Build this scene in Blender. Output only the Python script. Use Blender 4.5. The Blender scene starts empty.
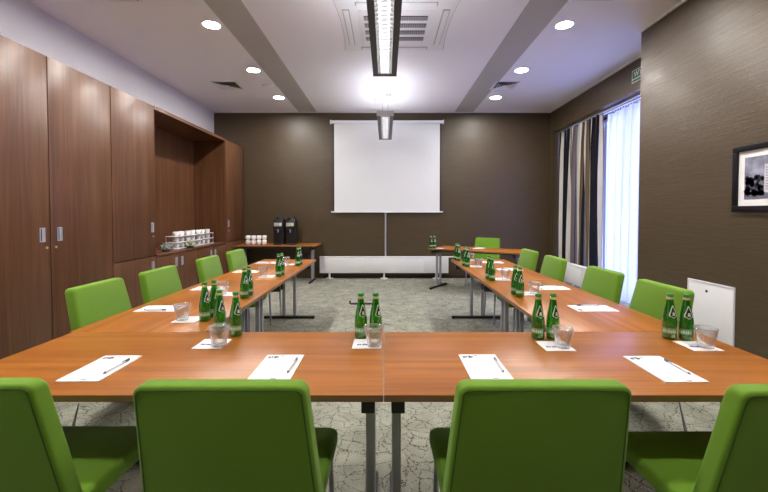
import bpy, bmesh, math, random
from mathutils import Vector, Matrix
PI = math.pi
sc = bpy.context.scene
C = sc.collection
random.seed(7)

# ------------------------------------------------------------------ helpers
def link(o):
    C.objects.link(o); return o

def tag(o, label=None, cat=None, group=None, kind=None):
    if label: o['label'] = label
    if cat: o['category'] = cat
    if group: o['group'] = group
    if kind: o['kind'] = kind
    return o

def empty(name, loc=(0, 0, 0), rz=0, label=None, cat=None, group=None):
    o = bpy.data.objects.new(name, None)
    o.empty_display_size = .05
    o.location = loc; o.rotation_euler = (0, 0, rz)
    link(o)
    return tag(o, label, cat, group)

def box(bm, lo, hi, bev=0, seg=2, mat=None):
    lo, hi = Vector(lo), Vector(hi)
    r = bmesh.ops.create_cube(bm, size=1)
    vs = r['verts']
    bmesh.ops.scale(bm, verts=vs, vec=hi - lo)
    bmesh.ops.translate(bm, verts=vs, vec=(lo + hi) / 2)
    if mat is not None:
        bmesh.ops.transform(bm, verts=vs, matrix=mat)
    if bev:
        es = list({e for v in vs for e in v.link_edges})
        bmesh.ops.bevel(bm, geom=es, offset=bev, segments=seg, affect='EDGES', profile=.5)

def tube(bm, pts, r, n=10, cap=True):
    pts = [Vector(p) for p in pts]
    rings = []
    for i, p in enumerate(pts):
        if i == 0: d = pts[1] - p
        elif i == len(pts) - 1: d = p - pts[i - 1]
        else: d = (pts[i + 1] - p).normalized() + (p - pts[i - 1]).normalized()
        d.normalize()
        a = Vector((0, 0, 1)) if abs(d.z) < .9 else Vector((0, 1, 0))
        u = d.cross(a).normalized(); w = d.cross(u).normalized()
        rr = r[i] if isinstance(r, (list, tuple)) else r
        rings.append([bm.verts.new(p + u * math.cos(2 * PI * k / n) * rr + w * math.sin(2 * PI * k / n) * rr) for k in range(n)])
    for a, b in zip(rings, rings[1:]):
        for k in range(n):
            bm.faces.new((a[k], a[(k + 1) % n], b[(k + 1) % n], b[k]))
    if cap:
        bm.faces.new(rings[0]); bm.faces.new(rings[-1])

def lathe(bm, prof, n=32, mod=None, loc=(0, 0, 0)):
    """prof: list of (r,z); closes on the axis where r==0"""
    rings = []
    for (r, z) in prof:
        if r <= 1e-6:
            rings.append([bm.verts.new((loc[0], loc[1], z + loc[2]))])
        else:
            ring = []
            for k in range(n):
                a = 2 * PI * k / n
                q = r * (mod(a, z) if mod else 1)
                ring.append(bm.verts.new((q * math.cos(a) + loc[0], q * math.sin(a) + loc[1], z + loc[2])))
            rings.append(ring)
    for a, b in zip(rings, rings[1:]):
        if len(a) == 1 and len(b) == 1: continue
        for k in range(n):
            if len(a) == 1: bm.faces.new((a[0], b[(k + 1) % n], b[k]))
            elif len(b) == 1: bm.faces.new((a[k], a[(k + 1) % n], b[0]))
            else: bm.faces.new((a[k], a[(k + 1) % n], b[(k + 1) % n], b[k]))

def poly(bm, pts, t, axis='z'):
    """extruded polygon, pts are 3D in one plane, t extrusion vector"""
    vs = [bm.verts.new(p) for p in pts]
    f = bm.faces.new(vs)
    r = bmesh.ops.extrude_face_region(bm, geom=[f])
    bmesh.ops.translate(bm, verts=[g for g in r['geom'] if isinstance(g, bmesh.types.BMVert)], vec=t)

def obj(name, bm, m, parent=None, smooth=False, **kw):
    bmesh.ops.recalc_face_normals(bm, faces=bm.faces)
    me = bpy.data.meshes.new(name)
    if smooth:
        for f in bm.faces: f.smooth = True
        if smooth != 'all':
            for e in bm.edges:
                if len(e.link_faces) == 2 and e.calc_face_angle(0) > math.radians(40): e.smooth = False
    bm.to_mesh(me); bm.free()
    me.materials.append(m)
    o = bpy.data.objects.new(name, me)
    link(o)
    if parent: o.parent = parent
    tag(o, kw.get('label'), kw.get('cat'), kw.get('group'), kw.get('kind'))
    return o

def bobj(name, boxes, m, parent=None, bev=0, seg=2, **kw):
    bm = bmesh.new()
    for b in boxes: box(bm, b[0], b[1], bev, seg)
    return obj(name, bm, m, parent, smooth=bool(bev), **kw)

def struct(name, boxes, m, bev=0):
    return bobj(name, boxes, m, bev=bev, kind='structure')

def copy_tree(o, parent=None):
    c = o.copy(); C.objects.link(c)
    if parent: c.parent = parent
    for ch in o.children: copy_tree(ch, c)
    return c

_proto = {}
def instance(key, maker, loc, rz, label, group=None):
    if key not in _proto:
        o = maker(); _proto[key] = o
    else:
        o = copy_tree(_proto[key])
    o.location = loc; o.rotation_euler = (0, 0, rz)
    o['label'] = label
    if group: o['group'] = group
    elif 'group' in o.keys(): del o['group']
    return o

def text_mesh(name, s, size, m, parent, mat4, depth=.0006):
    cu = bpy.data.curves.new(name, 'FONT'); cu.body = s; cu.size = size; cu.extrude = depth
    cu.align_x = 'CENTER'; cu.align_y = 'CENTER'
    t = bpy.data.objects.new(name, cu); link(t)
    bpy.context.view_layer.update()
    me = bpy.data.meshes.new_from_object(t)
    bpy.data.objects.remove(t)
    me.transform(mat4); me.materials.clear(); me.materials.append(m)
    o = bpy.data.objects.new(name, me); link(o); o.parent = parent
    return o

# ------------------------------------------------------------------ materials
def mat(name, col=(.8, .8, .8), rough=.5, metal=0, spec=.5, **kw):
    m = bpy.data.materials.new(name); m.use_nodes = True
    b = m.node_tree.nodes['Principled BSDF']
    b.inputs['Base Color'].default_value = (*col, 1)
    b.inputs['Roughness'].default_value = rough
    b.inputs['Metallic'].default_value = metal
    b.inputs['Specular IOR Level'].default_value = spec
    for k, v in kw.items():
        b.inputs[k.replace('_', ' ')].default_value = v
    return m

def nd(m, t, **kw):
    n = m.node_tree.nodes.new(t)
    for k, v in kw.items():
        if k in n.inputs: n.inputs[k].default_value = v
        else: setattr(n, k, v)
    return n
def lk(m, a, b): m.node_tree.links.new(a, b)
def bsdf(m): return m.node_tree.nodes['Principled BSDF']

def ramp(m, src, stops, interp='LINEAR'):
    r = nd(m, 'ShaderNodeValToRGB'); r.color_ramp.interpolation = interp
    el = r.color_ramp.elements
    while len(el) < len(stops): el.new(.5)
    for e, (p, c) in zip(el, stops):
        e.position = p; e.color = (*c, 1)
    lk(m, src, r.inputs[0])
    return r

def mapping(m, scale, rot=(0, 0, 0), coord='Object'):
    tc = nd(m, 'ShaderNodeTexCoord'); mp = nd(m, 'ShaderNodeMapping')
    mp.inputs['Scale'].default_value = scale; mp.inputs['Rotation'].default_value = rot
    lk(m, tc.outputs[coord], mp.inputs[0])
    return mp.outputs[0]

def wood(name, dark, mid, light, axis, rough=.4, coat=0.0, period=None):
    """grain runs along axis (0,1,2)"""
    m = mat(name, mid, rough)
    s = [14, 14, 14]; s[axis] = .7
    v = mapping(m, s)
    n1 = nd(m, 'ShaderNodeTexNoise', Scale=1.0, Detail=6, Roughness=.6, Distortion=.6); lk(m, v, n1.inputs['Vector'])
    s2 = [90, 90, 90]; s2[axis] = 2.5
    v2 = mapping(m, s2)
    n2 = nd(m, 'ShaderNodeTexNoise', Scale=1.0, Detail=3, Roughness=.5); lk(m, v2, n2.inputs['Vector'])
    mx = nd(m, 'ShaderNodeMath', operation='MULTIPLY_ADD'); lk(m, n2.outputs['Fac'], mx.inputs[0]); mx.inputs[1].default_value = .35
    lk(m, n1.outputs['Fac'], mx.inputs[2])
    r = ramp(m, mx.outputs[0], [(.45, dark), (.66, mid), (.88, light)])
    lk(m, r.outputs[0], bsdf(m).inputs['Base Color'])
    bsdf(m).inputs['Coat Weight'].default_value = coat
    bsdf(m).inputs['Coat Roughness'].default_value = .25
    return m

M = {}
M['cab'] = wood('cabinet_walnut', (.080, .031, .013), (.124, .050, .021), (.172, .074, .033), 2, .38)
M['cabh'] = wood('counter_walnut', (.080, .031, .013), (.124, .050, .021), (.172, .074, .033), 1, .35)
M['table'] = wood('table_cherry', (.27, .080, .007), (.38, .124, .012), (.48, .175, .022), 0, .36)
M['tedge'] = mat('table_edge_band', (.24, .12, .06), .4)
M['darkwood'] = mat('cabinet_plinth_dark', (.03, .018, .012), .5)
M['gap'] = mat('shadow_gap_black', (.01, .008, .007), .8)

def fabric(name, col, col2, rough=.85, scale=900):
    m = mat(name, col, rough, spec=.25)
    v = mapping(m, (1, 1, 1))
    n = nd(m, 'ShaderNodeTexNoise', Scale=float(scale), Detail=2); lk(m, v, n.inputs['Vector'])
    r = ramp(m, n.outputs['Fac'], [(.35, col), (.65, col2)])
    lk(m, r.outputs[0], bsdf(m).inputs['Base Color'])
    b = nd(m, 'ShaderNodeBump', Strength=.12, Distance=.001); lk(m, n.outputs['Fac'], b.inputs['Height']); lk(m, b.outputs[0], bsdf(m).inputs['Normal'])
    bsdf(m).inputs['Sheen Weight'].default_value = .15
    return m
M['green'] = fabric('chair_green_upholstery', (.145, .30, .017), (.175, .35, .025))
M['greenseam'] = mat('chair_seam_green', (.05, .13, .010), .8)
M['tube'] = mat('chair_tube_steel', (.42, .42, .46), .3, .6)
M['post'] = mat('table_leg_grey_metal', (.42, .42, .48), .35, .4)
M['black'] = mat('black_plastic', (.012, .012, .013), .4)
M['rail'] = mat('table_rail_dark', (.03, .025, .022), .5)

def wallpaper(name, axis):
    m = mat(name, (.088, .062, .032), .5, spec=.6)
    s = [3.2, 3.2, 3.2]; s[2] = 130
    v = mapping(m, s)
    n = nd(m, 'ShaderNodeTexNoise', Scale=1.0, Detail=4, Roughness=.65, Distortion=.3); lk(m, v, n.inputs['Vector'])
    r = ramp(m, n.outputs['Fac'], [(.3, (.060, .039, .017)), (.6, (.077, .051, .023)), (.8, (.097, .066, .031))])
    lk(m, r.outputs[0], bsdf(m).inputs['Base Color'])
    rr = ramp(m, n.outputs['Fac'], [(.4, (.5, .5, .5)), (.62, (.28, .28, .28))]); lk(m, rr.outputs[0], bsdf(m).inputs['Roughness'])
    b = nd(m, 'ShaderNodeBump', Strength=.6, Distance=.004); lk(m, n.outputs['Fac'], b.inputs['Height']); lk(m, b.outputs[0], bsdf(m).inputs['Normal'])
    return m
M['paper'] = wallpaper('brown_wallpaper', 0)
M['white'] = mat('white_paint', (.80, .79, .84), .7)
M['ceil'] = mat('ceiling_paint', (.93, .91, .95), .75)
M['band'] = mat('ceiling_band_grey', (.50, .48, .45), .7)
M['plastic'] = mat('white_plastic', (.86, .86, .88), .4)
M['radiator'] = mat('white_radiator_enamel', (.82, .82, .82), .35)
M['chrome'] = mat('brushed_chrome', (.52, .54, .64), .35, .35)
M['brass'] = mat('brass_lock', (.85, .68, .45), .3, .8)
M['ceramic'] = mat('white_ceramic', (.86, .85, .84), .2)
M['paperwhite'] = mat('white_paper', (.95, .95, .96), .6)
M['ink'] = mat('grey_black_ink', (.06, .07, .10), .6)
M['bluei'] = mat('blue_violet_ink', (.08, .08, .45), .6)
M['pen'] = mat('pen_translucent_white', (.72, .72, .78), .3)
M['penblue'] = mat('pen_slate_blue', (.10, .14, .20), .35)
M['screen'] = mat('screen_fabric', (.80, .82, .83), .8)
M['louver'] = mat('louver_aluminium', (.45, .45, .47), .4, .3)
M['lampblack'] = mat('lamp_housing_anthracite', (.035, .035, .038), .45)
M['lampgrey'] = mat('lamp_end_cap_grey', (.45, .45, .47), .4)
M['dark'] = mat('dark_void', (.02, .02, .022), .8)
M['frameblack'] = mat('picture_frame_black', (.008, .007, .010), .6, spec=.15)
M['signgreen'] = mat('sign_green', (.02, .10, .06), .5)
def clearmix(name, tint, diff, wd, wg, we=0.0):
    m = bpy.data.materials.new(name); m.use_nodes = True
    nt = m.node_tree; nt.nodes.clear(); N = nt.nodes.new
    o = N('ShaderNodeOutputMaterial'); t = N('ShaderNodeBsdfTransparent'); d = N('ShaderNodeBsdfDiffuse'); g = N('ShaderNodeBsdfGlossy')
    t.inputs[0].default_value = (*tint, 1); d.inputs[0].default_value = (*diff, 1); g.inputs['Roughness'].default_value = .05
    lw = N('ShaderNodeLayerWeight'); lw.inputs[0].default_value = .35
    mg = N('ShaderNodeMath'); mg.operation = 'MULTIPLY_ADD'; mg.inputs[1].default_value = .6; mg.inputs[2].default_value = wg
    a = N('ShaderNodeMixShader'); b = N('ShaderNodeMixShader'); pw = N('ShaderNodeMath'); pw.operation = 'MULTIPLY_ADD'; pw.inputs[1].default_value = we; pw.inputs[2].default_value = wd; nt.links.new(lw.outputs['Facing'], pw.inputs[0]); nt.links.new(pw.outputs[0], a.inputs[0])
    nt.links.new(lw.outputs['Facing'], mg.inputs[0])
    nt.links.new(t.outputs[0], a.inputs[1]); nt.links.new(d.outputs[0], a.inputs[2])
    nt.links.new(mg.outputs[0], b.inputs[0]); nt.links.new(a.outputs[0], b.inputs[1]); nt.links.new(g.outputs[0], b.inputs[2])
    nt.links.new(b.outputs[0], o.inputs[0]); return m
M['glass'] = clearmix('clear_glass', (.97, .97, .97), (.95, .95, 1.0), .04, .06, .6)  # white diffuse towards glancing edges, bright rims painted into the glass

M['win'] = clearmix('window_pane_glass', (.96, .98, .97), (.8, .8, .8), .0, .04)
M['bottle'] = clearmix('green_bottle_glass', (.14, .58, .07), (.02, .28, .012), .30, .07)
M['cap'] = mat('green_cap', (.04, .30, .07), .35)
M['gold'] = mat('gold_foil', (.75, .66, .30), .35, .5)
M['emb'] = mat('emblem_black_blue', (.010, .014, .03), .4)
M['emo'] = mat('emblem_pale_outline', (.72, .80, .62), .5)
M['lab'] = mat('label_pale_green', (.20, .42, .22), .5)
M['labw'] = mat('label_white_print', (.72, .80, .72), .5)
M['leaf'] = mat('leaf_silver_green', (.42, .50, .42), .6)
M['leaf2'] = mat('leaf_yellow_green', (.50, .54, .38), .6)
M['pot'] = mat('pot_dark_grey', (.05, .05, .055), .5)

def emis(name, col, s):
    m = bpy.data.materials.new(name); m.use_nodes = True
    nt = m.node_tree; nt.nodes.clear()
    e = nt.nodes.new('ShaderNodeEmission'); o = nt.nodes.new('ShaderNodeOutputMaterial')
    e.inputs[0].default_value = (*col, 1); e.inputs[1].default_value = s
    nt.links.new(e.outputs[0], o.inputs[0]); return m
M['tubeglow'] = emis('fluorescent_tube_glow', (1.0, .97, .95), 4.5)
M['upglow'] = emis('fluorescent_uplight_glow', (.95, .94, 1.0), 7.5)
M['downglow'] = emis('downlight_glow', (1.0, .95, .90), 140)

# carpet: pale grey-green with dotted dark crackle veins
def carpet():
    m = mat('carpet_crackle', (.3, .3, .27), .95, spec=.1)
    v = mapping(m, (1, 1, 1))
    n = nd(m, 'ShaderNodeTexNoise', Scale=5.0, Detail=4, Roughness=.6); lk(m, v, n.inputs['Vector'])
    base = ramp(m, n.outputs['Fac'], [(.35, (.29, .295, .235)), (.65, (.41, .415, .34))])
    fine = nd(m, 'ShaderNodeTexNoise', Scale=160.0, Detail=2); lk(m, v, fine.inputs['Vector'])
    fr = ramp(m, fine.outputs['Fac'], [(.35, (.70, .70, .70)), (.6, (1.05, 1.05, 1.05))])
    mul = nd(m, 'ShaderNodeMixRGB', blend_type='MULTIPLY'); mul.inputs[0].default_value = 1
    lk(m, base.outputs[0], mul.inputs[1]); lk(m, fr.outputs[0], mul.inputs[2])
    # distort coords for veins
    dn = nd(m, 'ShaderNodeTexNoise', Scale=6.0, Detail=2); lk(m, v, dn.inputs['Vector'])
    ad = nd(m, 'ShaderNodeMixRGB', blend_type='ADD'); ad.inputs[0].default_value = .09
    lk(m, v, ad.inputs[1]); lk(m, dn.outputs['Color'], ad.inputs[2])
    last = mul.outputs[0]
    dots = nd(m, 'ShaderNodeTexVoronoi', Scale=125.0); lk(m, v, dots.inputs['Vector'])
    dr = ramp(m, dots.outputs['Distance'], [(.42, (1, 1, 1)), (.62, (0, 0, 0))])
    for sca, wd in ((5.8, .015), (10.5, .022)):
        vo = nd(m, 'ShaderNodeTexVoronoi', feature='DISTANCE_TO_EDGE', Scale=sca); lk(m, ad.outputs[0], vo.inputs['Vector'])
        er = ramp(m, vo.outputs['Distance'], [(wd * .8, (1, 1, 1)), (wd * 1.9, (0, 0, 0))])
        mm = nd(m, 'ShaderNodeMath', operation='MULTIPLY'); lk(m, er.outputs[0], mm.inputs[0]); lk(m, dr.outputs[0], mm.inputs[1])
        m2 = nd(m, 'ShaderNodeMath', operation='MULTIPLY'); lk(m, mm.outputs[0], m2.inputs[0]); m2.inputs[1].default_value = .88
        mix = nd(m, 'ShaderNodeMixRGB', blend_type='MIX'); lk(m, m2.outputs[0], mix.inputs[0]); lk(m, last, mix.inputs[1])
        mix.inputs[2].default_value = (.035, .035, .032, 1)
        last = mix.outputs[0]
    lk(m, last, bsdf(m).inputs['Base Color'])
    b = nd(m, 'ShaderNodeBump', Strength=.3, Distance=.003); lk(m, fine.outputs['Fac'], b.inputs['Height']); lk(m, b.outputs[0], bsdf(m).inputs['Normal'])
    return m
M['carpet'] = carpet()

def stripes():
    m = mat('striped_curtain_fabric', (.5, .5, .5), .8, spec=.2)
    tc = nd(m, 'ShaderNodeTexCoord'); sx = nd(m, 'ShaderNodeSeparateXYZ'); lk(m, tc.outputs['UV'], sx.inputs[0])
    fr = nd(m, 'ShaderNodeMath', operation='FRACT'); lk(m, sx.outputs[0], fr.inputs[0])
    cream = (.62, .60, .55); blk = (.010, .010, .018); brn = (.16, .11, .06); gry = (.22, .23, .30); mau = (.16, .13, .15)
    st = [(0, mau), (.08, cream), (.17, blk), (.30, brn), (.36, cream), (.44, blk), (.60, cream), (.69, gry), (.75, blk), (.89, brn), (.95, gry)]
    r = ramp(m, fr.outputs[0], st, 'CONSTANT')
    lk(m, r.outputs[0], bsdf(m).inputs['Base Color'])
    return m
M['stripe'] = stripes()

def sheer():
    m = bpy.data.materials.new('sheer_voile'); m.use_nodes = True
    nt = m.node_tree; nt.nodes.clear()
    o = nt.nodes.new('ShaderNodeOutputMaterial'); a = nt.nodes.new('ShaderNodeMixShader'); b = nt.nodes.new('ShaderNodeMixShader')
    t = nt.nodes.new('ShaderNodeBsdfTransparent'); d = nt.nodes.new('ShaderNodeBsdfDiffuse'); l = nt.nodes.new('ShaderNodeBsdfTranslucent')
    d.inputs[0].default_value = (.8, .8, .92, 1); l.inputs[0].default_value = (.62, .66, .92, 1)
    a.inputs[0].default_value = .5
    nt.links.new(d.outputs[0], a.inputs[1]); nt.links.new(l.outputs[0], a.inputs[2])
    b.inputs[0].default_value = .965
    nt.links.new(t.outputs[0], b.inputs[1]); nt.links.new(a.outputs[0], b.inputs[2]); nt.links.new(b.outputs[0], o.inputs[0])
    return m
M['sheer'] = sheer()

# ------------------------------------------------------------------ the room
CE = 3.47
XL, XR, XN, YB, YF = -3.58, 3.42, 2.966, 8.17, -2.4
struct('floor', [((XL - .1, YF - .1, -.1), (3.93, YB + .1, 0))], M['carpet'])
struct('ceiling', [((XL - .1, YF - .1, CE), (4.0, YB + .1, CE + .1))], M['ceil'])
struct('wall_back', [((XL - .1, YB, 0), (4.0, YB + .1, CE))], M['paper'])
struct('wall_left', [((XL - .1, YF, 0), (XL, YB, CE))], M['white'])
struct('wall_front', [((XL - .1, YF - .1, 0), (4.0, YF, CE))], M['paper'])
struct('wall_right', [((XN, YF, 0), (4.0, 4.585, CE))], M['paper'])
struct('wall_window', [((XR, 4.585, 3.03), (4.0, YB, CE)), ((XR, 8.02, 0), (4.0, YB, 3.03)), ((3.86, 4.585, 0), (4.0, 4.75, 3.03)), ((3.86, 4.75, 3.0), (4.0, 8.02, 3.03))], M['paper'])
w = struct('window_1', [((3.86, 4.75, 0), (3.93, 8.02, .03)), ((3.86, 4.75, 2.96), (3.93, 8.02, 3.0)), ((3.86, 4.75, .03), (3.93, 4.82, 2.96)),
                        ((3.86, 7.95, .03), (3.93, 8.02, 2.96)), ((3.86, 5.80, .03), (3.93, 5.88, 2.96)), ((3.86, 6.86, .03), (3.93, 6.94, 2.96))], M['white'])
bobj('window_pane', [((3.89, 4.82, .03), (3.896, 5.80, 2.96)), ((3.89, 5.88, .03), (3.896, 6.86, 2.96)), ((3.89, 6.94, .03), (3.896, 7.95, 2.96))], M['win'], w)
# cornice shadow trims and ceiling bands
struct('trim_1', [((XL, YB - .02, CE - .022), (XR, YB, CE))], M['white'])
struct('trim_2', [((XR - .02, 4.585, CE - .022), (XR, YB - .02, CE)), ((XN - .02, YF, CE - .022), (XN, 4.585, CE))], M['white'])
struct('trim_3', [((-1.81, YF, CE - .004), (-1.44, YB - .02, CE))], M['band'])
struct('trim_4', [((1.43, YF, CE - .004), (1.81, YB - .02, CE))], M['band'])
struct('baseboard_back', [((-1.3, YB - .015, 0), (XR, YB, .06))], M['darkwood'])
struct('baseboard_right', [((XN - .015, YF, 0), (XN, 4.585, .06))], M['darkwood'])

# ------------------------------------------------------------------ cabinets along the left wall
XF = -2.97
def handle(parent, y, z):
    h = bobj('handle', [((XF, y - .026, z - .062), (XF + .006, y - .018, z + .062)), ((XF, y + .018, z - .062), (XF + .006, y + .026, z + .062)),
                        ((XF, y - .018, z + .054), (XF + .006, y + .018, z + .062)), ((XF, y - .018, z - .062), (XF + .006, y + .018, z - .054))], M['chrome'], parent)
    bobj('recess', [((XF + .0, y - .018, z - .054), (XF + .0015, y - .004, z + .054))], M['dark'], h)
    bobj('grip', [((XF + .0, y - .004, z - .054), (XF + .003, y + .018, z + .054))], M['chrome'], h)
def lock(parent, y, z):
    bm = bmesh.new(); tube(bm, [(XF, y, z), (XF + .008, y, z)], .011, 14)
    obj('lock', bm, M['brass'], parent, True)
def door(parent, y0, y1, z0, z1, hy=None, hz=None, ly=None, lz=None):
    d = bobj('door', [((XF - .02, y0 + .004, z0 + .003), (XF, y1 - .004, z1 - .003))], M['cab'], parent, bev=.0015)
    if hy is not None: handle(d, hy, hz)
    if ly is not None: lock(d, ly, lz)
    return d
def tall(label, y0, y1):
    t = empty('tall_cabinet', (0, 0, 0), 0, label, 'cabinet', 'walnut wall cabinets')
    bobj('body', [((XL + .005, y0, .08), (XF - .022, y1, 2.735))], M['cab'], t)
    bobj('plinth', [((XL + .005, y0, 0), (XF - .05, y1, .08))], M['darkwood'], t)
    return t
t = tall('wide walnut cabinet cut off by the left edge of the picture', 1.85, 3.448)
door(t, 1.85, 2.65, .08, 2.73, 2.57, 1.165, 2.60, 1.05)
door(t, 2.65, 3.448, .08, 2.73, 3.365, 1.165, 3.405, 1.05)
t = tall('tall one-door walnut cabinet, second from the picture left edge, handle at its near side', 3.45, 4.232)
door(t, 3.45, 4.232, .08, 2.73, 3.545, 1.165, 3.50, 1.05)
t = tall('walnut cabinet with separate upper and lower doors, just before the open niche', 4.236, 5.035)
door(t, 4.236, 5.035, .81, 2.73, 4.955, 1.175, 4.965, 1.06)
door(t, 4.236, 5.035, .08, .805, 4.955, .68)
t = tall('narrow tall walnut cabinet in the far left corner beyond the open niche', 7.24, 8.16)
door(t, 7.24, 8.16, .84, 2.73, 7.35, 1.165, 7.36, 1.03)
door(t, 7.24, 8.16, .08, .81)
def base(label, y0, y1):
    t = empty('base_cabinet', (0, 0, 0), 0, label, 'cabinet', 'low walnut cabinets under the niche')
    bobj('body', [((XL + .005, y0, .08), (XF - .022, y1, .795))], M['cab'], t)
    bobj('plinth', [((XL + .005, y0, 0), (XF - .05, y1, .08))], M['darkwood'], t)
    ym = (y0 + y1) / 2
    door(t, y0, ym, .08, .79, ym - .08, .67)
    door(t, ym, y1, .08, .79, ym + .08, .67)
base('low two-door walnut cabinet under the near half of the cup niche', 5.039, 6.137)
base('low two-door walnut cabinet under the far half of the cup niche', 6.139, 7.238)
bobj('worktop', [((XL + .005, 5.039, .796), (XF + .006, 7.237, .824))], M['cabh'], bev=.002, label='long walnut worktop in the niche under the stacked cups', cat='worktop')
n = empty('niche_surround', (0, 0, 0), 0, 'open walnut niche with top board and back panel above the low cabinets', 'niche')
bobj('top_board', [((XL + .005, 5.039, 2.69), (XF, 7.237, 2.735))], M['cabh'], n)
bobj('back_panel', [((XL + .005, 5.039, .826), (XL + .03, 7.237, 2.688))], M['cab'], n)

# ------------------------------------------------------------------ tables
def table_maker(L=1.6, D=.7, insets=(.2, .045), dy=0):
    """long axis X, origin at floor under the centre; insets of left and right leg"""
    def mk():
        t = empty('conference_table'); t['category'] = 'table'
        bobj('tabletop', [((-L / 2 + .001, -D / 2 + .001, .716), (L / 2 - .001, D / 2 - .001, .74))], M['table'], t, bev=.0015)
        bobj('edge_band', [((-L / 2, -D / 2, .7165), (L / 2, -D / 2 + .001, .7385)), ((-L / 2, D / 2 - .001, .7165), (L / 2, D / 2, .7385)),
                           ((-L / 2, -D / 2, .7165), (-L / 2 + .001, D / 2, .7385)), ((L / 2 - .001, -D / 2, .7165), (L / 2, D / 2, .7385))], M['tedge'], t)
        bobj('rail', [((-L / 2 + .09, -.26, .69), (L / 2 - .09, -.24, .716)), ((-L / 2 + .09, .24, .69), (L / 2 - .09, .26, .716))], M['rail'], t)
        for s, ins in ((-1, insets[0]), (1, insets[1])):
            x = s * (L / 2 - ins)
            bm = bmesh.new()
            for y in (dy - .07, dy + .07): box(bm, (x - .0175, y - .019, .035), (x + .0175, y + .019, .65), .007)
            lg = obj('leg', bm, M['post'], t, True)
            bobj('bracket', [((x - .024, -.28 + dy, .64), (x + .024, .28 + dy, .69))], M['black'], lg, bev=.004)
            bobj('foot', [((x - .024, -.325 + dy, .008), (x + .024, .325 + dy, .036))], M['black'], lg, bev=.01)
            for y in (dy - .305, dy + .305):
                bm = bmesh.new(); lathe(bm, [(0, 0), (.016, 0), (.016, .009), (0, .009)], 12, loc=(x, y, 0)); obj('glide', bm, M['black'], lg)
        return t
    return mk
GT = 'conference tables forming a U'
instance('tA', table_maker(insets=(.08, .055)), (-.809, 1.64, 0), 0, 'left half of the front cherry-wood table row, nearest the viewer', GT)
instance('tE', table_maker(insets=(.05, .08)), (.793, 1.64, 0), 0, 'right half of the front cherry-wood table row, nearest the viewer', GT)
# side rows: long axis along Y. rotated +90: local +x -> +Y ; local -x -> -Y
instance('tF', table_maker(insets=(.08, .045), dy=-.036), (-1.281, 2.793, 0), PI / 2, 'nearer cherry-wood table of the left side row', GT)
instance('tB', table_maker(insets=(.045, .2), dy=-.036), (-1.281, 4.395, 0), PI / 2, 'farther cherry-wood table of the left side row, next to the green chairs by the niche', GT)
instance('tG', table_maker(insets=(.08, .045), dy=.05), (1.221, 2.793, 0), PI / 2, 'nearer cherry-wood table of the right side row', GT)
instance('tH', table_maker(insets=(.045, .2), dy=.05), (1.221, 4.395, 0), PI / 2, 'farther cherry-wood table of the right side row', GT)
instance('tC', table_maker(1.6, .65, (.10, .13)), (-2.14, 7.80, 0), 0, 'low narrow wooden table against the back wall, carrying two black coffee dispensers', None)
FA = math.radians(-34.3)
FC = (1.60, 6.75, 0)
instance('tD', table_maker(1.6, .7, (.04, .10)), FC, FA, 'slanted cherry-wood table in the far right corner before one green chair', None)

# ------------------------------------------------------------------ chairs
def slab(bm, w0, w1, z0, z1, y0, y1, r, bev, seg=4):
    """upright pad, rounded outline in XZ (width w0 at bottom, w1 at top), between y0..y1"""
    pts = []
    for (cx, cz, a0) in ((w1 / 2 - r, z1 - r, 0), (-w1 / 2 + r, z1 - r, PI / 2), (-w0 / 2 + r, z0 + r, PI), (w0 / 2 - r, z0 + r, 1.5 * PI)):
        for k in range(7):
            a = a0 + k / 6 * PI / 2
            pts.append((cx + r * math.cos(a), cz + r * math.sin(a)))
    f0 = bm.faces.new([bm.verts.new((x, y0, z)) for x, z in pts])
    r_ = bmesh.ops.extrude_face_region(bm, geom=[f0])
    top = [g for g in r_['geom'] if isinstance(g, bmesh.types.BMVert)]
    bmesh.ops.translate(bm, verts=top, vec=(0, y1 - y0, 0))
    es = [e for e in bm.edges if len({round(v.co.y, 5) for v in e.verts}) == 1]
    bmesh.ops.bevel(bm, geom=es, offset=bev, segments=seg, affect='EDGES', profile=.5)
    return pts

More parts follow.
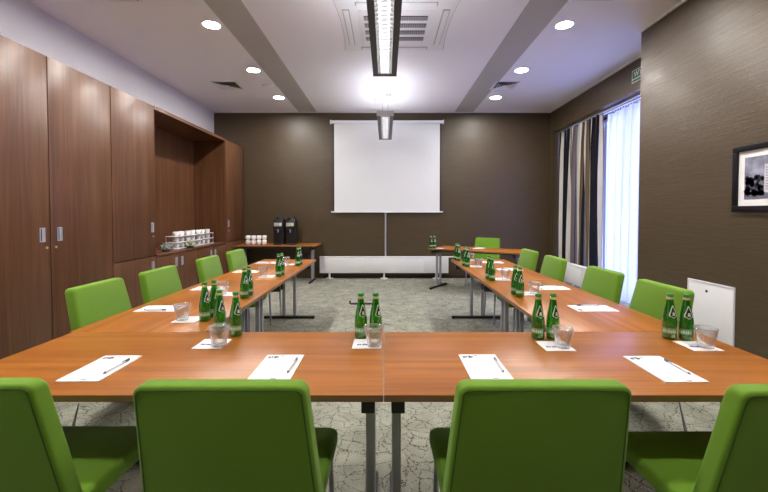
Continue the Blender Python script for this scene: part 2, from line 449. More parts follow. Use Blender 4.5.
def chair():
    t = empty('conference_chair'); t['category'] = 'chair'
    # backrest (leans back towards -y at the top)
    bm = bmesh.new()
    slab(bm, .53, .468, .40, .887, -.06, 0, .032, .013)
    sh = lambda v: Vector((v.x, v.y - (v.z - .40) * .22 - .13, v.z))
    for v in bm.verts: v.co = sh(v.co)
    bk = obj('backrest', bm, M['green'], t, 'all')
    bm = bmesh.new()
    for (yy, ins) in ((-.0598, .012), ):
        pts = []
        for (cx, cz, a0) in ((.468 / 2 - .032, .887 - .032, 0), (-.468 / 2 + .032, .887 - .032, PI / 2)):
            for k in range(9):
                a = a0 + k / 8 * PI / 2
                pts.append(sh(Vector((cx + (.032 - ins) * math.cos(a), yy, cz + (.032 - ins) * math.sin(a)))))
        pts = [sh(Vector((.522 / 2 - ins, yy, .46)))] + pts + [sh(Vector((-.522 / 2 + ins, yy, .46)))]
        tube(bm, pts, .0022, 6)
    obj('seam', bm, M['greenseam'], bk, True, label='dark green seam round the back')
    # seat
    bm = bmesh.new()
    slab(bm, .50, .50, -.255, .255, .405, .47, .05, .02)
    for v in bm.verts:
        x, y, z = v.co
        z2 = y; y2 = z + .045
        z2 -= max(0, (y2 - .18)) ** 2 * 1.2
        v.co = (x * (1 - .06 * max(0, -y2 * 2)), y2, z2)
    obj('seat', bm, M['green'], t, 'all')
    # frame and legs
    bm = bmesh.new()
    tube(bm, [(-.2, -.17, .395), (.2, -.17, .395), (.2, .23, .395), (-.2, .23, .395), (-.2, -.17, .395)], .010, 8)
    obj('seat_frame', bm, M['tube'], t, True)
    for sx in (-1, 1):
        bm = bmesh.new(); tube(bm, [(sx * .20, .21, .395), (sx * .222, .235, .37), (sx * .232, .25, .0)], .0105, 10); obj('leg', bm, M['tube'], t, True)
        bm = bmesh.new(); tube(bm, [(sx * .20, -.15, .395), (sx * .215, -.18, .37), (sx * .232, -.26, .0)], .0105, 10); obj('leg', bm, M['tube'], t, True)
    return t
def ch(x, y, rz, label, g): return instance('chair', chair, (x, y, 0), math.radians(rz), label, g)
G1 = 'green chairs along the front table'; G2 = 'green chairs along the left row'; G3 = 'green chairs along the right row'
ch(-1.188, 1.33, 0, 'green upholstered chair at the front table, cut by the left edge of the picture', G1)
ch(-.448, 1.32, 0, 'green upholstered chair seen from behind at the front table, left of the centre legs', G1)
ch(.428, 1.32, 0, 'green upholstered chair seen from behind at the front table, right of the centre legs', G1)
ch(1.158, 1.29, 0, 'green upholstered chair at the front table, cut by the right edge of the picture', G1)
for y, x, rz, s in ((2.60, -1.675, -90, 'nearest the viewer on the left row, before the wide cabinet doors'),
                    (3.27, -1.65, -90, 'second from the viewer on the left row'),
                    (4.16, -1.64, -88, 'third from the viewer on the left row'),
                    (4.94, -1.65, -90, 'farthest on the left row, nearest the coffee table')):
    ch(x, y, rz, 'green upholstered chair ' + s, G2)
for y, x, rz, s in ((2.54, 1.55, 90, 'nearest the viewer on the right row, before the white wall panel'),
                    (3.24, 1.56, 91, 'second from the viewer on the right row, before the sheer curtain'),
                    (4.16, 1.545, 89, 'third from the viewer on the right row, before the striped curtain'),
                    (4.95, 1.565, 90, 'farthest on the right row')):
    ch(x, y, rz, 'green upholstered chair ' + s, G3)
cv = Vector((.563, .826))
ch(1.93 - .22 * cv.x, 7.45 - .22 * cv.y, 180 - 34.3, 'green chair facing the viewer behind the slanted far table', None)

# ------------------------------------------------------------------ bottles, glasses, napkins, pads, pens
BP = [(0, .0), (.024, .0), (.029, .004), (.0305, .012), (.0295, .03), (.0305, .06), (.0305, .085), (.0285, .105), (.0245, .13), (.0195, .155), (.0155, .18), (.0135, .20), (.0135, .207), (0, .207)]
def brad(z):
    for (r0, z0), (r1, z1) in zip(BP[1:-1], BP[2:]):
        if z0 <= z <= z1 and z1 > z0: return r0 + (r1 - r0) * (z - z0) / (z1 - z0)
    return .03
def patch(bm, zf, off, a0, n=10, m=8):
    """zf(v)->(z, half_angle)"""
    g = []
    for j in range(m + 1):
        z, ha = zf(j / m)
        g.append([bm.verts.new(((brad(z) + off) * math.cos(a0 + ha * (2 * i / n - 1)), (brad(z) + off) * math.sin(a0 + ha * (2 * i / n - 1)), z)) for i in range(n + 1)])
    for a, b in zip(g, g[1:]):
        for i in range(n): bm.faces.new((a[i], a[i + 1], b[i + 1], b[i]))
def bottle():
    t = empty('water_bottle'); t['category'] = 'bottle'
    bm = bmesh.new(); lathe(bm, BP, 28); obj('glass_body', bm, M['bottle'], t, 'all')
    bm = bmesh.new(); lathe(bm, [(.0138, .192), (.0146, .194), (.0146, .203), (.0138, .205)], 24); obj('foil_collar', bm, M['gold'], t, 'all')
    bm = bmesh.new(); lathe(bm, [(0, .207), (.0148, .207), (.0152, .209), (.0145, .217), (.012, .22), (0, .22)], 24); obj('cap', bm, M['cap'], t, True)
    a0 = -PI / 2 + math.radians(38)
    e = None
    bm = bmesh.new(); patch(bm, lambda v: (.106 + v * .060, .10 + .85 * (1 - v) ** .8 * min(1, v / .2) ** .5), .0004, a0); e = obj('neck_emblem', bm, M['emo'], t, 'all')
    bm = bmesh.new(); patch(bm, lambda v: (.1095 + v * .050, .04 + .66 * (1 - v) ** .8 * min(1, v / .2) ** .5), .0009, a0); obj('emblem_field', bm, M['emb'], e, 'all')
    bm = bmesh.new(); patch(bm, lambda v: (.118 + v * .016, .26 * (1 - .4 * v)), .0014, a0 + .02); obj('emblem_figure', bm, M['emo'], e, 'all')
    bm = bmesh.new(); patch(bm, lambda v: (.030 + v * .026, 1.15), .0004, -PI / 2); b = obj('label_band', bm, M['lab'], t, 'all')
    bm = bmesh.new()
    for k in range(7):
        aa = -PI / 2 + (k - 3) * .28
        patch(bm, lambda v: (.036 + v * (.013 if k % 2 else .010), .085), .0009, aa, 3, 2)
    obj('label_print', bm, M['labw'], b, 'all')
    return t
def btl(x, y, label, group, z=.74):
    return instance('bottle', bottle, (x, y, z), math.atan2(y, x) - PI / 2 + random.uniform(-.25, .25), label, group)

def tumbler():
    bm = bmesh.new()
    H = .088
    def mod(a, z):
        if z < .052 and z > .002: return 1 - .035 * abs(math.cos(a * 5))
        return 1
    prof = [(0, 0), (.028, 0), (.0295, .003), (.031, .02), (.0345, .045), (.0375, .055), (.0405, .075), (.0425, H), (.0405, H), (.038, .07), (.0345, .055), (.031, .04), (.028, .022), (.026, .014), (0, .012)]
    lathe(bm, [(a * 1.08, b * 1.03) for a, b in prof], 40, mod)
    o = obj('tumbler', bm, M['glass'], None, 'all'); o['category'] = 'glass'
    return o
def napkin():
    t = empty('napkin'); t['category'] = 'napkin'
    bm = bmesh.new(); box(bm, (-.066, -.066, 0), (.066, .066, .0012)); obj('paper', bm, M['paperwhite'], t)
    bm = bmesh.new()
    for k, ww in enumerate((.010, .007, .011, .008)):
        x0 = -.046 + k * .0125
        box(bm, (x0, -.022, .0012), (x0 + ww, -.006, .0016))
    obj('printed_logo', bm, M['bluei'], t)
    return t
def notepad():
    t = empty('notepad'); t['category'] = 'notepad'
    bobj('sheet', [((-.078, -.127, 0), (.078, .127, .004))], M['paperwhite'], t)
    bm = bmesh.new()
    for k, ww in enumerate((.010, .008, .011, .007)):
        box(bm, (-.066 + k * .012, .086 + (k % 2) * .006, .004), (-.066 + k * .012 + ww, .106 + (k % 3) * .003, .0044))
    box(bm, (-.018, .108, .004), (-.002, .114, .0044))
    for k in range(3): box(bm, (.005 + k * .007, -.119, .004), (.0105 + k * .007, -.113, .0044))
    obj('printed_logo', bm, M['ink'], t)
    return t
def pen():
    t = empty('pen'); t['category'] = 'pen'
    bm = bmesh.new(); tube(bm, [(0, -.062, .0045), (0, .045, .0045)], .0044, 8); obj('barrel', bm, M['pen'], t, True)
    bm = bmesh.new(); tube(bm, [(0, -.072, .0045), (0, -.062, .0045)], [.0015, .0044], 8); obj('tip', bm, M['penblue'], t, True)
    bm = bmesh.new(); tube(bm, [(0, .045, .0045), (0, .07, .0045)], .0042, 8); box(bm, (-.002, .03, .009), (.002, .07, .0105)); box(bm, (-.002, .064, .007), (.002, .07, .0092)); obj('clip_end', bm, M['penblue'], t, True)
    return t
GB, GG, GN, GP, GE = 'small green water bottles', 'faceted drinking glasses', 'napkins under glasses', 'white notepads', 'pens on the notepads'
def setting(where, bottles, words, glass, nap, nrz=0):
    for (x, y), w_ in zip(bottles, words):
        btl(x, y, 'green water bottle, %s %s' % (w_, where), GB)
    instance('napkin', napkin, (nap[0], nap[1], .7402), nrz, 'napkin %s' % where, GN)
    instance('tumbler', tumbler, (glass[0], glass[1], .7418), random.uniform(0, 1), 'drinking glass %s' % where, GG)
LR = ('left one', 'right one'); NF = ('nearer one', 'farther one')
setting('at the left inner corner of the front table', ((-.852, 1.985), (-.748, 1.93)), LR, (-.765, 1.775), (-.81, 1.805))
setting('at the centre seam of the front table', ((-.123, 1.90), (-.051, 1.90)), LR, (-.055, 1.775), (-.088, 1.805))
setting('on the front table where the right row begins', ((.74, 1.885), (.812, 1.885)), LR, (.803, 1.755), (.776, 1.775))
setting('at the far right end of the front table', ((1.38, 1.885), (1.447, 1.868)), LR, (1.451, 1.755), (1.43, 1.775))
for sx, rows in ((-1, [((-1.028, 2.20), (-1.005, 2.27), -1.165, 2.215, 'nearest'), ((-1.017, 2.79), (-1.02, 2.89), -1.235, 2.93, 'second nearest'),
                       ((-1.037, 3.75), (-1.03, 3.84), -1.185, 3.76, 'third nearest'), ((-1.032, 4.55), (-1.028, 4.64), -1.20, 4.65, 'farthest')]),
                 (1, [((.976, 2.83), (.972, 2.92), 1.125, 2.945, 'nearest'), ((.962, 3.53), (.955, 3.61), 1.105, 3.60, 'second nearest'),
                      ((.935, 4.46), (.92, 4.55), 1.068, 4.48, 'third nearest'), ((.938, 5.02), (.928, 5.12), 1.11, 5.10, 'farthest')])):
    sd = 'left' if sx < 0 else 'right'
    for b0, b1, gx, gy, w_ in rows:
        setting('in the %s set on the %s table row' % (w_, sd), (b0, b1), NF, (gx, gy), (gx - sx * .03, gy + .01))
fu = Vector((.826, -.563)); fv = Vector((.563, .826))
def farp(a, b): return Vector((FC[0], FC[1])) + fu * a + fv * b
p = farp(-.69, .02); q = farp(-.64, .07)
btl(.80, 6.93, 'tiny green water bottle on the slanted far table, left of the pair', GB)
btl(.865, 6.95, 'tiny green water bottle on the slanted far table, right of the pair', GB)
instance('napkin', napkin, (.955, 6.86, .7402), FA, 'white napkin beside the two bottles on the slanted far table', GN)
def pad(x, y, rz, where, rel=True):
    instance('pad', notepad, (x, y, .7402), rz, 'white notepad %s' % where, GP)
    off = Matrix.Rotation(rz, 3, 'Z') @ Vector((.058, .0, 0))
    instance('pen', pen, (x + off.x, y + off.y, .7446), rz - .03, 'pen on the notepad %s' % where, GE)
pad(-1.115, 1.517, 0, 'on the front table, leftmost of its four')
pad(-.428, 1.526, 0, 'on the front table, second from left')
pad(.389, 1.53, 0, 'on the front table, third from left')
pad(1.082, 1.512, 0, 'on the front table, rightmost of its four')
for y, x, w_ in ((2.475, -1.44, 'nearest the viewer'), (3.15, -1.43, 'second from the viewer'), (4.08, -1.46, 'third from the viewer'), (4.83, -1.48, 'at its far end')):
    pad(x, y, -PI / 2, 'on the left side row, ' + w_)
for y, x, w_ in ((2.48, 1.32, 'nearest the viewer'), (3.17, 1.35, 'second from the viewer'), (4.22, 1.34, 'third from the viewer'), (4.87, 1.33, 'at its far end')):
    pad(x, y, PI / 2, 'on the right side row, ' + w_)
p = farp(-.02, .1)
pad(p.x, p.y, FA + PI, 'on the slanted far table before the single chair')

# ------------------------------------------------------------------ coffee corner
def dispenser():
    t = empty('coffee_dispenser'); t['category'] = 'coffee dispenser'
    bm = bmesh.new(); box(bm, (-.105, -.05, .0), (.105, .13, .50), .02, 3); obj('body', bm, M['black'], t, True)
    bm = bmesh.new(); lathe(bm, [(0, .50), (.085, .50), (.085, .53), (.07, .55), (.03, .56), (0, .565)], 24, loc=(0, .04, 0)); obj('lid', bm, M['black'], t, True)
    bobj('head', [((-.10, -.10, .30), (.10, -.045, .47))], M['black'], t, bev=.015)
    p_ = bobj('label_panel', [((-.075, -.104, .365), (.075, -.1, .435))], M['lampgrey'], t)
    bobj('label_patch', [((-.03, -.106, .375), (.005, -.104, .425))], M['gold'], p_)
    bobj('label_blue', [((.025, -.106, .375), (.065, -.104, .425))], M['labw'], p_)
    bm = bmesh.new(); tube(bm, [(0, -.08, .30), (0, -.09, .24)], [.014, .009], 12); box(bm, (-.012, -.125, .285), (.012, -.085, .305)); obj('tap', bm, M['chrome'], t, True)
    bobj('drip_tray', [((-.09, -.13, .0), (.09, -.05, .025))], M['black'], t, bev=.005)
    return t
GD = 'black coffee dispensers'
instance('disp', dispenser, (-2.125, 7.76, .74), 0, 'tall black coffee dispenser, left one of the two on the back table', GD)
instance('disp', None, (-1.885, 7.76, .74), 0, 'tall black coffee dispenser, right one of the two on the back table', GD)
def cup():
    t = empty('coffee_cup'); t['category'] = 'cup'
    bm = bmesh.new()
    lathe(bm, [(0, 0), (.026, 0), (.028, .004), (.036, .03), (.0385, .078), (.0355, .078), (.033, .03), (.025, .007), (0, .006)], 24); obj('bowl', bm, M['ceramic'], t, 'all')
    bm = bmesh.new()
    tube(bm, [(.035, 0, .062), (.048, 0, .066), (.058, 0, .055), (.058, 0, .038), (.048, 0, .024), (.034, 0, .022)], .0042, 8, True)
    obj('handle', bm, M['ceramic'], t, 'all')
    return t
for k in range(4):
    for j in range(2):
        cb_ = instance('cup', cup, (-2.73 + k * .107, 7.72 + (.0 if j == 0 else .002), .74 + j * .091), -2.2,
                 'white cup on the back table, %s row, %s' % ('bottom' if j == 0 else 'top', ('first column from left', 'second column from left', 'third column from left', 'column nearest the dispensers')[k]), 'white cups stacked on the back table')
        cb_.scale = (1.14, 1.14, 1.14)
# cup rack on the worktop
rk = empty('cup_rack', (-.03, 0, 0), 0, 'three-level white rack holding rows of white cups on the niche worktop', 'rack')
for k in range(3):
    z = .828 + k * .09
    bobj('shelf', [((-3.20, 5.69, z), (-3.03, 6.92, z + .012))], M['ceramic'], rk, bev=.003)
for (x, y) in ((-3.19, 5.70), (-3.19, 6.91), (-3.04, 6.91), (-3.19, 6.31), (-3.04, 5.70)):
    bm = bmesh.new(); tube(bm, [(x, y, .824), (x, y, 1.02)], .005, 8); obj('post', bm, M['chrome'], rk, True)
LV = ('bottom', 'middle', 'top')
OD = ('first', 'second', 'third', 'fourth', 'fifth', 'sixth', 'seventh')
for k in range(3):
    for j in range(7):
        x = -3.12 if j % 2 == 0 else -3.13
        cu_ = instance('cup', None, (x, 5.80 + j * .168, .8402 + k * .09), random.uniform(2.6, 3.6),
                 'white cup on the %s level of the niche rack, %s from the near end' % (LV[k], OD[j]), 'white cups in the niche rack')
        cu_.scale = (1.04, 1.04, .80)
def plant(name, x, y, ml, label, seed, s=1):
    rnd = random.Random(seed)
    t = empty(name, (x, y, .824), 0, label, 'plant')
    bm = bmesh.new(); lathe(bm, [(0, 0), (.045, 0), (.055, .03), (.05, .03), (.042, .008), (0, .008)], 20); obj('bowl', bm, M['pot'], t, True)
    bm = bmesh.new()
    for k in range(150):
        a = rnd.uniform(0, 2 * PI); r = rnd.uniform(0, .12 * s); h = rnd.uniform(.03, .11) * (1 - r * 2.5)
        c = Vector((r * math.cos(a) * .6, r * math.sin(a), h))
        d = Vector((rnd.uniform(-1, 1), rnd.uniform(-1, 1), rnd.uniform(.1, 1.2))).normalized() * rnd.uniform(.025, .045)
        e = d.cross(Vector((rnd.uniform(-1, 1), rnd.uniform(-1, 1), 1))).normalized() * .010
        n_ = d.cross(e).normalized() * .0015
        tip = c + d; mid = c + d * .5
        v = [bm.verts.new(q_) for q_ in (c, mid + e, tip, mid - e, mid + n_, mid - n_)]
        for f in ((0, 1, 4), (1, 2, 4), (2, 3, 4), (3, 0, 4), (1, 0, 5), (2, 1, 5), (3, 2, 5), (0, 3, 5)): bm.faces.new([v[i] for i in f])
    obj('foliage', bm, ml, t)
plant('potted_succulent', -3.05, 5.40, M['leaf'], 'low silvery green plant at the near end of the niche worktop', 1)
plant('potted_foliage', -3.0, 5.98, M['leaf2'], 'low yellow-green plant in front of the white cup rack', 2)

# ------------------------------------------------------------------ projection screen
s = empty('projection_screen', (.02, YB, 0), 0, 'large white projection screen with roller case on the brown back wall', 'projection screen')
bm = bmesh.new(); box(bm, (-1.16, -.09, 3.215), (1.16, -.01, 3.275), .012, 3); obj('roller_case', bm, M['plastic'], s, True)
bobj('end_cap', [((-1.175, -.095, 3.205), (-1.155, -.005, 3.285))], M['plastic'], s, bev=.006); bobj('end_cap', [((1.155, -.095, 3.205), (1.175, -.005, 3.285))], M['plastic'], s, bev=.006)
bobj('screen_fabric', [((-1.095, -.052, 1.40), (1.095, -.050, 3.22))], M['screen'], s)
bobj('black_border', [((-1.125, -.0521, 1.40), (-1.095, -.050, 3.22)), ((1.095, -.0521, 1.40), (1.125, -.050, 3.22))], M['black'], s)
bobj('bottom_bar', [((-1.165, -.065, 1.375), (1.165, -.04, 1.405))], M['plastic'], s, bev=.006)
bm = bmesh.new(); tube(bm, [(-.03, -.052, .47), (-.03, -.052, 1.36)], .016, 12); lathe(bm, [(0, 1.345), (.03, 1.355), (.04, 1.376), (0, 1.376)], 12, loc=(-.03, -.052, 0)); obj('pull_rod', bm, M['lampgrey'], s, True)

# ------------------------------------------------------------------ radiators
def radiator(name, L, label, loc, rz, feet):
    t = empty(name, loc, rz, label, 'radiator', None)
    bobj('body', [((-L / 2, -.09, .125), (L / 2, 0, .455))], M['radiator'], t, bev=.008)
    bobj('top_grille', [((-L / 2 - .005, -.095, .445), (L / 2 + .005, .003, .468))], M['plastic'], t, bev=.004)
    bobj('panel', [((-L / 2 + .2, -.094, .15), (L / 2 - .55, -.09, .425))], M['radiator'], t, bev=.002)
    bobj('end_panel', [((L / 2 - .5, -.094, .15), (L / 2 - .03, -.09, .425))], M['radiator'], t, bev=.002)
    for x in feet:
        bobj('foot', [((x - .018, -.06, .01), (x + .018, -.03, .13)), ((x - .07, -.085, 0), (x + .07, -.005, .022))], M['plastic'], t)
    return t
radiator('radiator', 2.66, 'long low white radiator on feet along the back wall under the screen', (-.04, YB - .06, 0), 0, (-1.13, 0, 1.08))
bobj('pipe_shelf', [((1.29, YB - .14, .452), (1.40, YB - .09, .47))], M['plastic'], label='small white pipe stub at the right end of the back radiator', cat='pipe')
radiator('radiator', 1.75, 'white radiator under the window curtains behind the green chairs', (3.33, 6.82, 0), -PI / 2, (-.72, -.35, 0, .35, .72))

# ------------------------------------------------------------------ curtains
def curtain(name, y0, y1, x, z0, z1, nf, amp, m, label, parent=None, slack=1.0):
    bm = bmesh.new(); uvl = bm.loops.layers.uv.new('UVMap')
    n = nf * 14; rows = 16
    g = []
    rnd = random.Random(nf)
    ph = [rnd.uniform(-.5, .5) for _ in range(nf + 2)]
    us = [0]
    for i in range(n + 1):
        u = i / n * nf
        if i: us.append(us[-1] + 1)
    for j in range(rows + 1):
        v = j / rows; z = z0 + (z1 - z0) * v
        row = []
        for i in range(n + 1):
            u = i / n * nf
            k = int(u)
            a = amp * (1 + .3 * ph[min(k, nf)]) * (.45 + .55 * min(1, (1 - v) * 6 + .15))
            ww = math.sin(2 * PI * u + .5 * math.sin(3 * v + ph[min(k, nf)] * 4))
            ww = math.copysign(abs(ww) ** .7, ww)
            yy = y0 + (y1 - y0) * i / n + .018 * math.sin(4 * PI * u + 2 * v) + .02 * (1 - v) * ph[min(k, nf)]
            row.append(bm.verts.new((x + a * ww, yy, z)))
        g.append(row)
    for j in range(rows):
        for i in range(n):
            f = bm.faces.new((g[j][i], g[j][i + 1], g[j + 1][i + 1], g[j + 1][i]))
            cs = ((i, j), (i + 1, j), (i + 1, j + 1), (i, j + 1))
            for lp, (a, b) in zip(f.loops, cs): lp[uvl].uv = (a / n * nf * slack, b / rows)
    o = obj(name, bm, m, parent, 'all')
    sm = o.modifiers.new('thickness', 'SOLIDIFY'); sm.thickness = .0015
    if label: tag(o, label, 'curtain')
    return o
curtain('drape_curtain', 6.44, 7.97, 3.55, .02, 3.0, 9, .05, M['stripe'], 'heavy curtain with cream, black and brown stripes in the far right corner', slack=.37)
sh_ = curtain('sheer_curtain', 4.70, 6.40, 3.632, .02, 2.962, 9, .04, M['sheer'], 'bluish white sheer curtain lit by the window')
sh_.modifiers.remove(sh_.modifiers[0])
r = empty('curtain_rail', (0, 0, 0), 0, 'white double curtain rail along the top of the window recess', 'curtain rail')
bobj('track', [((3.535, 4.6, 3.003), (3.56, 8.0, 3.028)), ((3.62, 4.6, 3.003), (3.645, 8.0, 3.028))], M['plastic'], r)
for k in range(24): bobj('hook', [((3.628, 4.72 + k * .066, 2.965), (3.633, 4.728 + k * .066, 3.003))], M['plastic'], r)

# ------------------------------------------------------------------ exit sign, picture, wall panel
e = empty('exit_sign', (XR, 5.21, 3.235), 0, 'green exit sign with pale lettering and border above the sheer curtain', 'sign')
bobj('plate', [((-.008, -.25, -.085), (0, .25, .085))], M['signgreen'], e)
bobj('border', [((-.0095, -.25, .077), (-.008, .25, .085)), ((-.0095, -.25, -.085), (-.008, .25, -.077)), ((-.0095, -.25, -.077), (-.008, -.242, .077)),
                ((-.0095, .242, -.077), (-.008, .25, .077)), ((-.0095, -.242, -.042), (-.008, .242, -.032))], M['labw'], e)
R = Matrix(((0, 0, -1, -.0085), (-1, 0, 0, 0), (0, 1, 0, .022), (0, 0, 0, 1)))
text_mesh('lettering', 'WYJŚCIE', .105, M['labw'], e, R)

pf = empty('framed_picture', (XN, 2.935, 1.637), 0, 'black framed monochrome photograph of a tower block on the right wall', 'picture')
hw, hh = .39, .27
bm = bmesh.new()
box(bm, (-.025, -hw, hh - .045), (0, hw, hh), .003); box(bm, (-.025, -hw, -hh), (0, hw, -hh + .045), .003)
box(bm, (-.025, -hw, -hh + .0455), (0, -hw + .045, hh - .0455), .003); box(bm, (-.025, hw - .045, -hh + .0455), (0, hw, hh - .0455), .003)
obj('frame', bm, M['frameblack'], pf, True)
bobj('mount', [((-.008, -hw + .045, -hh + .045), (-.001, hw - .045, hh - .045))], M['paperwhite'], pf)
m = mat('print_sky_grey', (.3, .3, .4), .5)
v = mapping(m, (1, 4, 7)); nn = nd(m, 'ShaderNodeTexNoise', Scale=2.0, Detail=5); lk(m, v, nn.inputs['Vector'])
rr = ramp(m, nn.outputs['Fac'], [(.3, (.10, .11, .17)), (.7, (.42, .43, .55))]); lk(m, rr.outputs[0], bsdf(m).inputs['Base Color'])
pr = bobj('print', [((-.0095, -.29, -.17), (-.008, .29, .17))], m, pf)
m1 = mat('print_light_grey', (.62, .62, .68), .5); m2 = mat('print_dark', (.02, .02, .035), .5); m3 = mat('print_mid', (.16, .17, .24), .5)
bm = bmesh.new()
for y0, y1, z1 in ((.12, .05, .10), (.05, .015, .05), (-.0, -.08, .07), (-.08, -.18, -.01)):
    box(bm, (-.0105, y1, -.12), (-.0095, y0, z1))
obj('towers', bm, m1, pr)
bm = bmesh.new()
for k in range(6):
    for j in range(9):
        box(bm, (-.0109, .108 - k * .012, -.10 + j * .021), (-.0105, .102 - k * .012, -.09 + j * .021))
obj('tower_windows', bm, m3, pr)
bm = bmesh.new()
rnd = random.Random(4)
for k in range(60):
    cy, cz, rr_ = rnd.uniform(.13, .27), -.13 + rnd.random() ** 2 * .14, rnd.uniform(.010, .026)
    lathe(bm, [(0, 0), (rr_, 0), (rr_, .0005), (0, .0005)], 9)
    vs = bm.verts[:] if False else list(bm.verts)[-20:]
    for v_ in vs:
        x_, y_, z_ = v_.co; v_.co = (-.0112 - z_, y_ + cy, x_ + cz)
obj('trees', bm, m2, pr)
bobj('ground', [((-.0108, -.29, -.17), (-.0095, .29, -.13))], m3, pr)

ap = empty('wall_access_panel', (XN, 3.548, .445), 0, 'white square access panel with small lock low on the right wall', 'wall panel')
bobj('frame', [((-.014, -.255, -.275), (0, .255, -.262)), ((-.014, -.255, .262), (0, .255, .275)), ((-.014, -.255, -.262), (0, -.242, .262)), ((-.014, .242, -.262), (0, .255, .262))], M['white'], ap)
bobj('door', [((-.010, -.240, -.260), (-.002, .240, .260))], M['plastic'], ap, bev=.001)
bm = bmesh.new(); tube(bm, [(-.010, .03, .19), (-.014, .03, .19)], .012, 12); obj('lock', bm, M['dark'], ap)

bm = bmesh.new()
tube(bm, [(-.535, 5.76, .06), (-.535, 5.76, .022), (-.52, 5.76, .015), (-.12, 5.76, .015)], .014, 8)
o = obj('floor_bar', bm, M['black'], None, True); tag(o, 'thin black metal bar with upturned end on the carpet inside the U', 'bar')

# ------------------------------------------------------------------ ceiling fittings
def downlight():
    t = empty('downlight'); t['category'] = 'ceiling light'
    bm = bmesh.new(); lathe(bm, [(.085, 0), (.105, -.002), (.108, -.006), (.100, -.010), (.086, -.008), (.085, 0)], 32); obj('trim_ring', bm, M['plastic'], t, 'all')
    bm = bmesh.new(); lathe(bm, [(0, -.004), (.085, -.004), (.085, -.001), (0, -.001)], 32); obj('lamp', bm, M['downglow'], t)
    return t
for sx in (-1, 1):
    for y, w_ in ((4.43, 'nearest the viewer'), (5.81, 'middle one'), (7.17, 'nearest the back wall'), (3.05, ''), (1.68, ''), (.3, '')):
        lab = 'round white downlight in the %s ceiling row, %s' % ('left' if sx < 0 else 'right', w_ or 'out of the picture near the camera')
        if not w_: lab = 'round downlight %s' % {3.05: 'next', 1.68: 'second', .3: 'third'}[y] + ' before the %s row of visible downlights' % ('left' if sx < 0 else 'right')
        instance('dl', downlight, (-1.955 if sx < 0 else 2.0, y, CE), 0, lab, 'round downlights')

def diffuser():
    t = empty('ceiling_vent'); t['category'] = 'vent'
    bm = bmesh.new()
    S = .20
    for a, b, z0, z1 in ((.20, .178, -.008, 0),):
        for (lo, hi) in (((-a, -a), (a, -b)), ((-a, b), (a, a)), ((-a, -b), (-b, b)), ((b, -b), (a, b))):
            box(bm, (lo[0], lo[1], z0), (hi[0], hi[1], z1))
    obj('frame', bm, M['plastic'], t)
    bobj('recess', [((-.178, -.178, -.002), (.178, .178, 0))], M['dark'], t)
    bm = bmesh.new()
    for k in range(4):
        o_, i_ = .174 - k * .042, .174 - k * .042 - .026
        zt, zb = -.002, -.016
        vo = [bm.verts.new((x * o_, y * o_, zb)) for x, y in ((-1, -1), (1, -1), (1, 1), (-1, 1))]
        vi = [bm.verts.new((x * i_, y * i_, zt)) for x, y in ((-1, -1), (1, -1), (1, 1), (-1, 1))]
        for q_ in range(4): bm.faces.new((vo[q_], vo[(q_ + 1) % 4], vi[(q_ + 1) % 4], vi[q_]))
    box(bm, (-.012, -.012, -.01), (.012, .012, -.002))
    obj('louvres', bm, M['plastic'], t)
    return t
GV = 'square ceiling air vents'
instance('vent', diffuser, (-2.61, 6.50, CE), 0, 'square air vent in the ceiling left of the left downlight row', GV)
instance('vent', None, (1.96, 6.50, CE), 0, 'square air vent in the ceiling between the two far right downlights', GV)
instance('vent', None, (-2.63, 3.76, CE), 0, 'square air vent cut by the top edge of the picture, upper left', GV)
instance('vent', None, (2.05, 3.74, CE), 0, 'square air vent cut by the top edge of the picture, upper right', GV)
bm = bmesh.new(); lathe(bm, [(0, -.02), (.07, -.018), (.095, -.006), (.10, 0), (0, 0)], 28)
o = obj('ceiling_speaker', bm, M['ceil'], None, 'all'); o.location = (-1.95, 6.50, CE); tag(o, 'flat round white disc on the ceiling between the two far left downlights', 'ceiling speaker')

# ceiling cassette
ca = empty('air_conditioner', (.105, 4.50, CE), 0, 'large white ceiling air conditioner cassette above the first hanging lamp', 'air conditioner')
bm = bmesh.new()
pts = []
for k in range(4):
    for j in range(13):
        u_ = -1 + j / 6
        e_ = .63 - .035 * (1 - u_ * u_)
        x_, y_ = u_ * .60, -e_
        a = k * PI / 2
        pts.append((x_ * math.cos(a) - y_ * math.sin(a), x_ * math.sin(a) + y_ * math.cos(a), -.012))
poly(bm, pts, (0, 0, .012))
es = [e for e in bm.edges if all(v.co.z < -.01 for v in e.verts)]
bmesh.ops.bevel(bm, geom=es, offset=.004, segments=2, affect='EDGES')
obj('panel', bm, M['plastic'], ca)
bm = bmesh.new(); poly(bm, [(a * 1.012, b * 1.012, -.003) for a, b, c in pts], (0, 0, .003)); obj('painted_shadow_line', bm, M['lampgrey'], ca)  # solid grey slab showing round the panel, its shadow line painted in
bm = bmesh.new(); box(bm, (-.40, -.40, -.020), (.40, .40, -.012), .006); g_ = obj('grille_plate', bm, M['plastic'], ca, True)
for k in range(4):
    y0 = -.30 + k * .165
    gl = bobj('grille_opening', [((-.345, y0, -.0215), (.345, y0 + .095, -.020))], M['dark'], g_)
    bm = bmesh.new()
    for j in range(3): box(bm, (-.345, y0 + .022 + j * .024, -.025), (.345, y0 + .028 + j * .024, -.0215))
    for j in range(28): box(bm, (-.34 + j * .025, y0 + .004, -.024), (-.334 + j * .025, y0 + .091, -.0215))
    obj('grille_bars', bm, M['lampgrey'], gl)
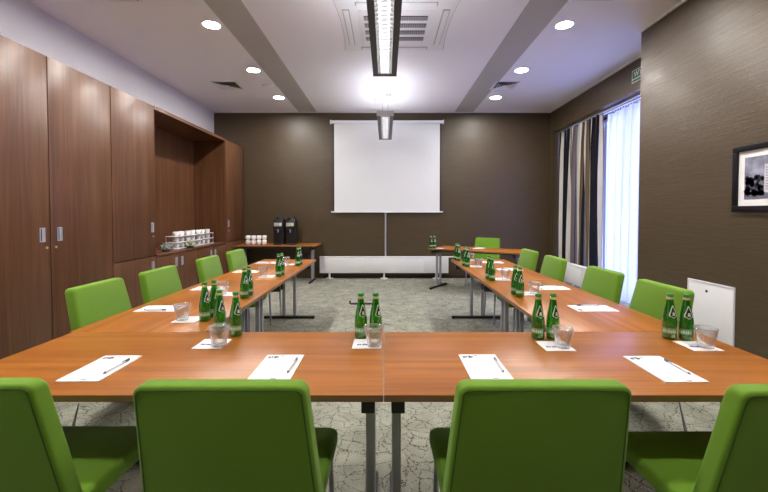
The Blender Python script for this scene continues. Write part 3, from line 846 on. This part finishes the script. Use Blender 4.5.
for k in range(4):
    a = k * PI / 2; RM = Matrix.Rotation(a, 4, 'Z')
    bm = bmesh.new(); box(bm, (-.42, .485, -.0145), (.42, .56, -.012), .001, mat=None)
    bmesh.ops.transform(bm, verts=bm.verts, matrix=RM); sl = obj('air_slot', bm, M['lampgrey'], ca)
    bm = bmesh.new(); box(bm, (-.405, .497, -.022), (.405, .552, -.0145), .002); bmesh.ops.transform(bm, verts=bm.verts, matrix=RM); obj('flap', bm, M['plastic'], sl, True)

# pendant lamps
def pendant(name, label, y0, y1, canopy_y, cap=True):
    x0 = -.012; zb = 2.80; zt = 2.865; W = .122
    t = empty(name, (x0, 0, 0), 0, label, 'hanging lamp', 'long hanging louvre lamps')
    bobj('housing', [((-W, y0, zb), (-W + .052, y1, zt)), ((W - .052, y0, zb), (W, y1, zt)), ((-W + .052, y0 + .02, zt - .006), (W - .052, y1 - .02, zt))], M['lampblack'], t)
    bobj('end_cap', [((-W - .004, y0 - .012, zb - .004), (W + .004, y0, zt + .004))], M['lampgrey'], t)
    bobj('end_cap', [((-W - .002, y1, zb - .002), (W + .002, y1 + .012, zt + .002))], M['lampblack'], t)
    n = int((y1 - y0) / .065)
    bm = bmesh.new()
    for k in range(1, n):
        y = y0 + k * (y1 - y0) / n
        box(bm, (-.07, y - .003, zb + .003), (.07, y + .003, zb + .030))
    for x in (-.045, .045): box(bm, (x - .001, y0, zb + .004), (x + .001, y1, zb + .028))
    obj('louvre', bm, M['louver'], t)
    bm = bmesh.new()
    for x in (-.035, .035): tube(bm, [(x, y0 + .05, zb + .043), (x, y1 - .05, zb + .043)], .008, 8)
    obj('tube', bm, M['tubeglow'], t)
    bobj('reflector', [((-.07, y0 + .02, zt - .010), (.07, y1 - .02, zt - .0065))], M['louver'], t)
    bobj('uplight', [((-.045, y0 + .05, zt), (.045, y1 - .05, zt + .002))], M['upglow'], t)
    cn = bobj('ceiling_canopy', [((-.2, canopy_y - .16, CE - .03), (.2, canopy_y + .16, CE))], M['plastic'], t, bev=.004)
    bobj('terminal', [((.0, canopy_y - .45, CE - .012), (.11, canopy_y - .30, CE))], M['lampgrey'], cn)
    for x in (-.06, .06):
        for yy in (canopy_y - .08, canopy_y + .08):
            bm = bmesh.new(); tube(bm, [(x, yy, zt), (x * .8, yy, CE - .03)], .003, 6); obj('cable', bm, M['lampgrey'], t)
pendant('pendant_lamp', 'long black hanging lamp with bright louvre, cut by the top edge of the picture', 2.32, 4.15, 2.9)
pendant('pendant_lamp', 'shorter looking hanging louvre lamp in front of the projection screen', 5.82, 7.65, 7.38)

# ------------------------------------------------------------------ daylight
wd = bpy.data.worlds.new('daylight'); sc.world = wd; wd.use_nodes = True
bg = wd.node_tree.nodes['Background']
bg.inputs[0].default_value = (.40, .47, 1.0, 1); bg.inputs[1].default_value = 3.0
la = bpy.data.lights.new('window_portal', 'AREA'); la.shape = 'RECTANGLE'; la.size = 2.8; la.size_y = 3.2
la.cycles.is_portal = True
lo = bpy.data.objects.new('window_portal', la); link(lo); lo.location = (3.97, 6.38, 1.46)
lo.rotation_euler = Vector((-1, 0, 0)).to_track_quat('-Z', 'Z').to_euler()

# ------------------------------------------------------------------ camera
cam = bpy.data.cameras.new('camera'); co = bpy.data.objects.new('camera', cam); link(co); sc.camera = co
F = 390.0; pitch = math.radians(1.5)
cam.sensor_fit = 'HORIZONTAL'; cam.sensor_width = 36; cam.lens = F / 768 * 36
co.location = (0, 0, 1.346); co.rotation_euler = (PI / 2 - pitch, 0, 0)
cam.shift_x = -2 / 768; cam.shift_y = -(246 - (214 + F * math.tan(pitch))) / 768
cam.clip_start = .05
sc.view_settings.view_transform = 'Standard'; sc.view_settings.look = 'None'; sc.view_settings.gamma = 1
sc.view_settings.use_curve_mapping = False; sc.view_settings.exposure = 1.72
cy = sc.cycles
cy.use_denoising = True; cy.max_bounces = 10; cy.transparent_max_bounces = 12; cy.transmission_bounces = 8; cy.diffuse_bounces = 5
cy.sample_clamp_indirect = 4; cy.caustics_reflective = False; cy.caustics_refractive = False
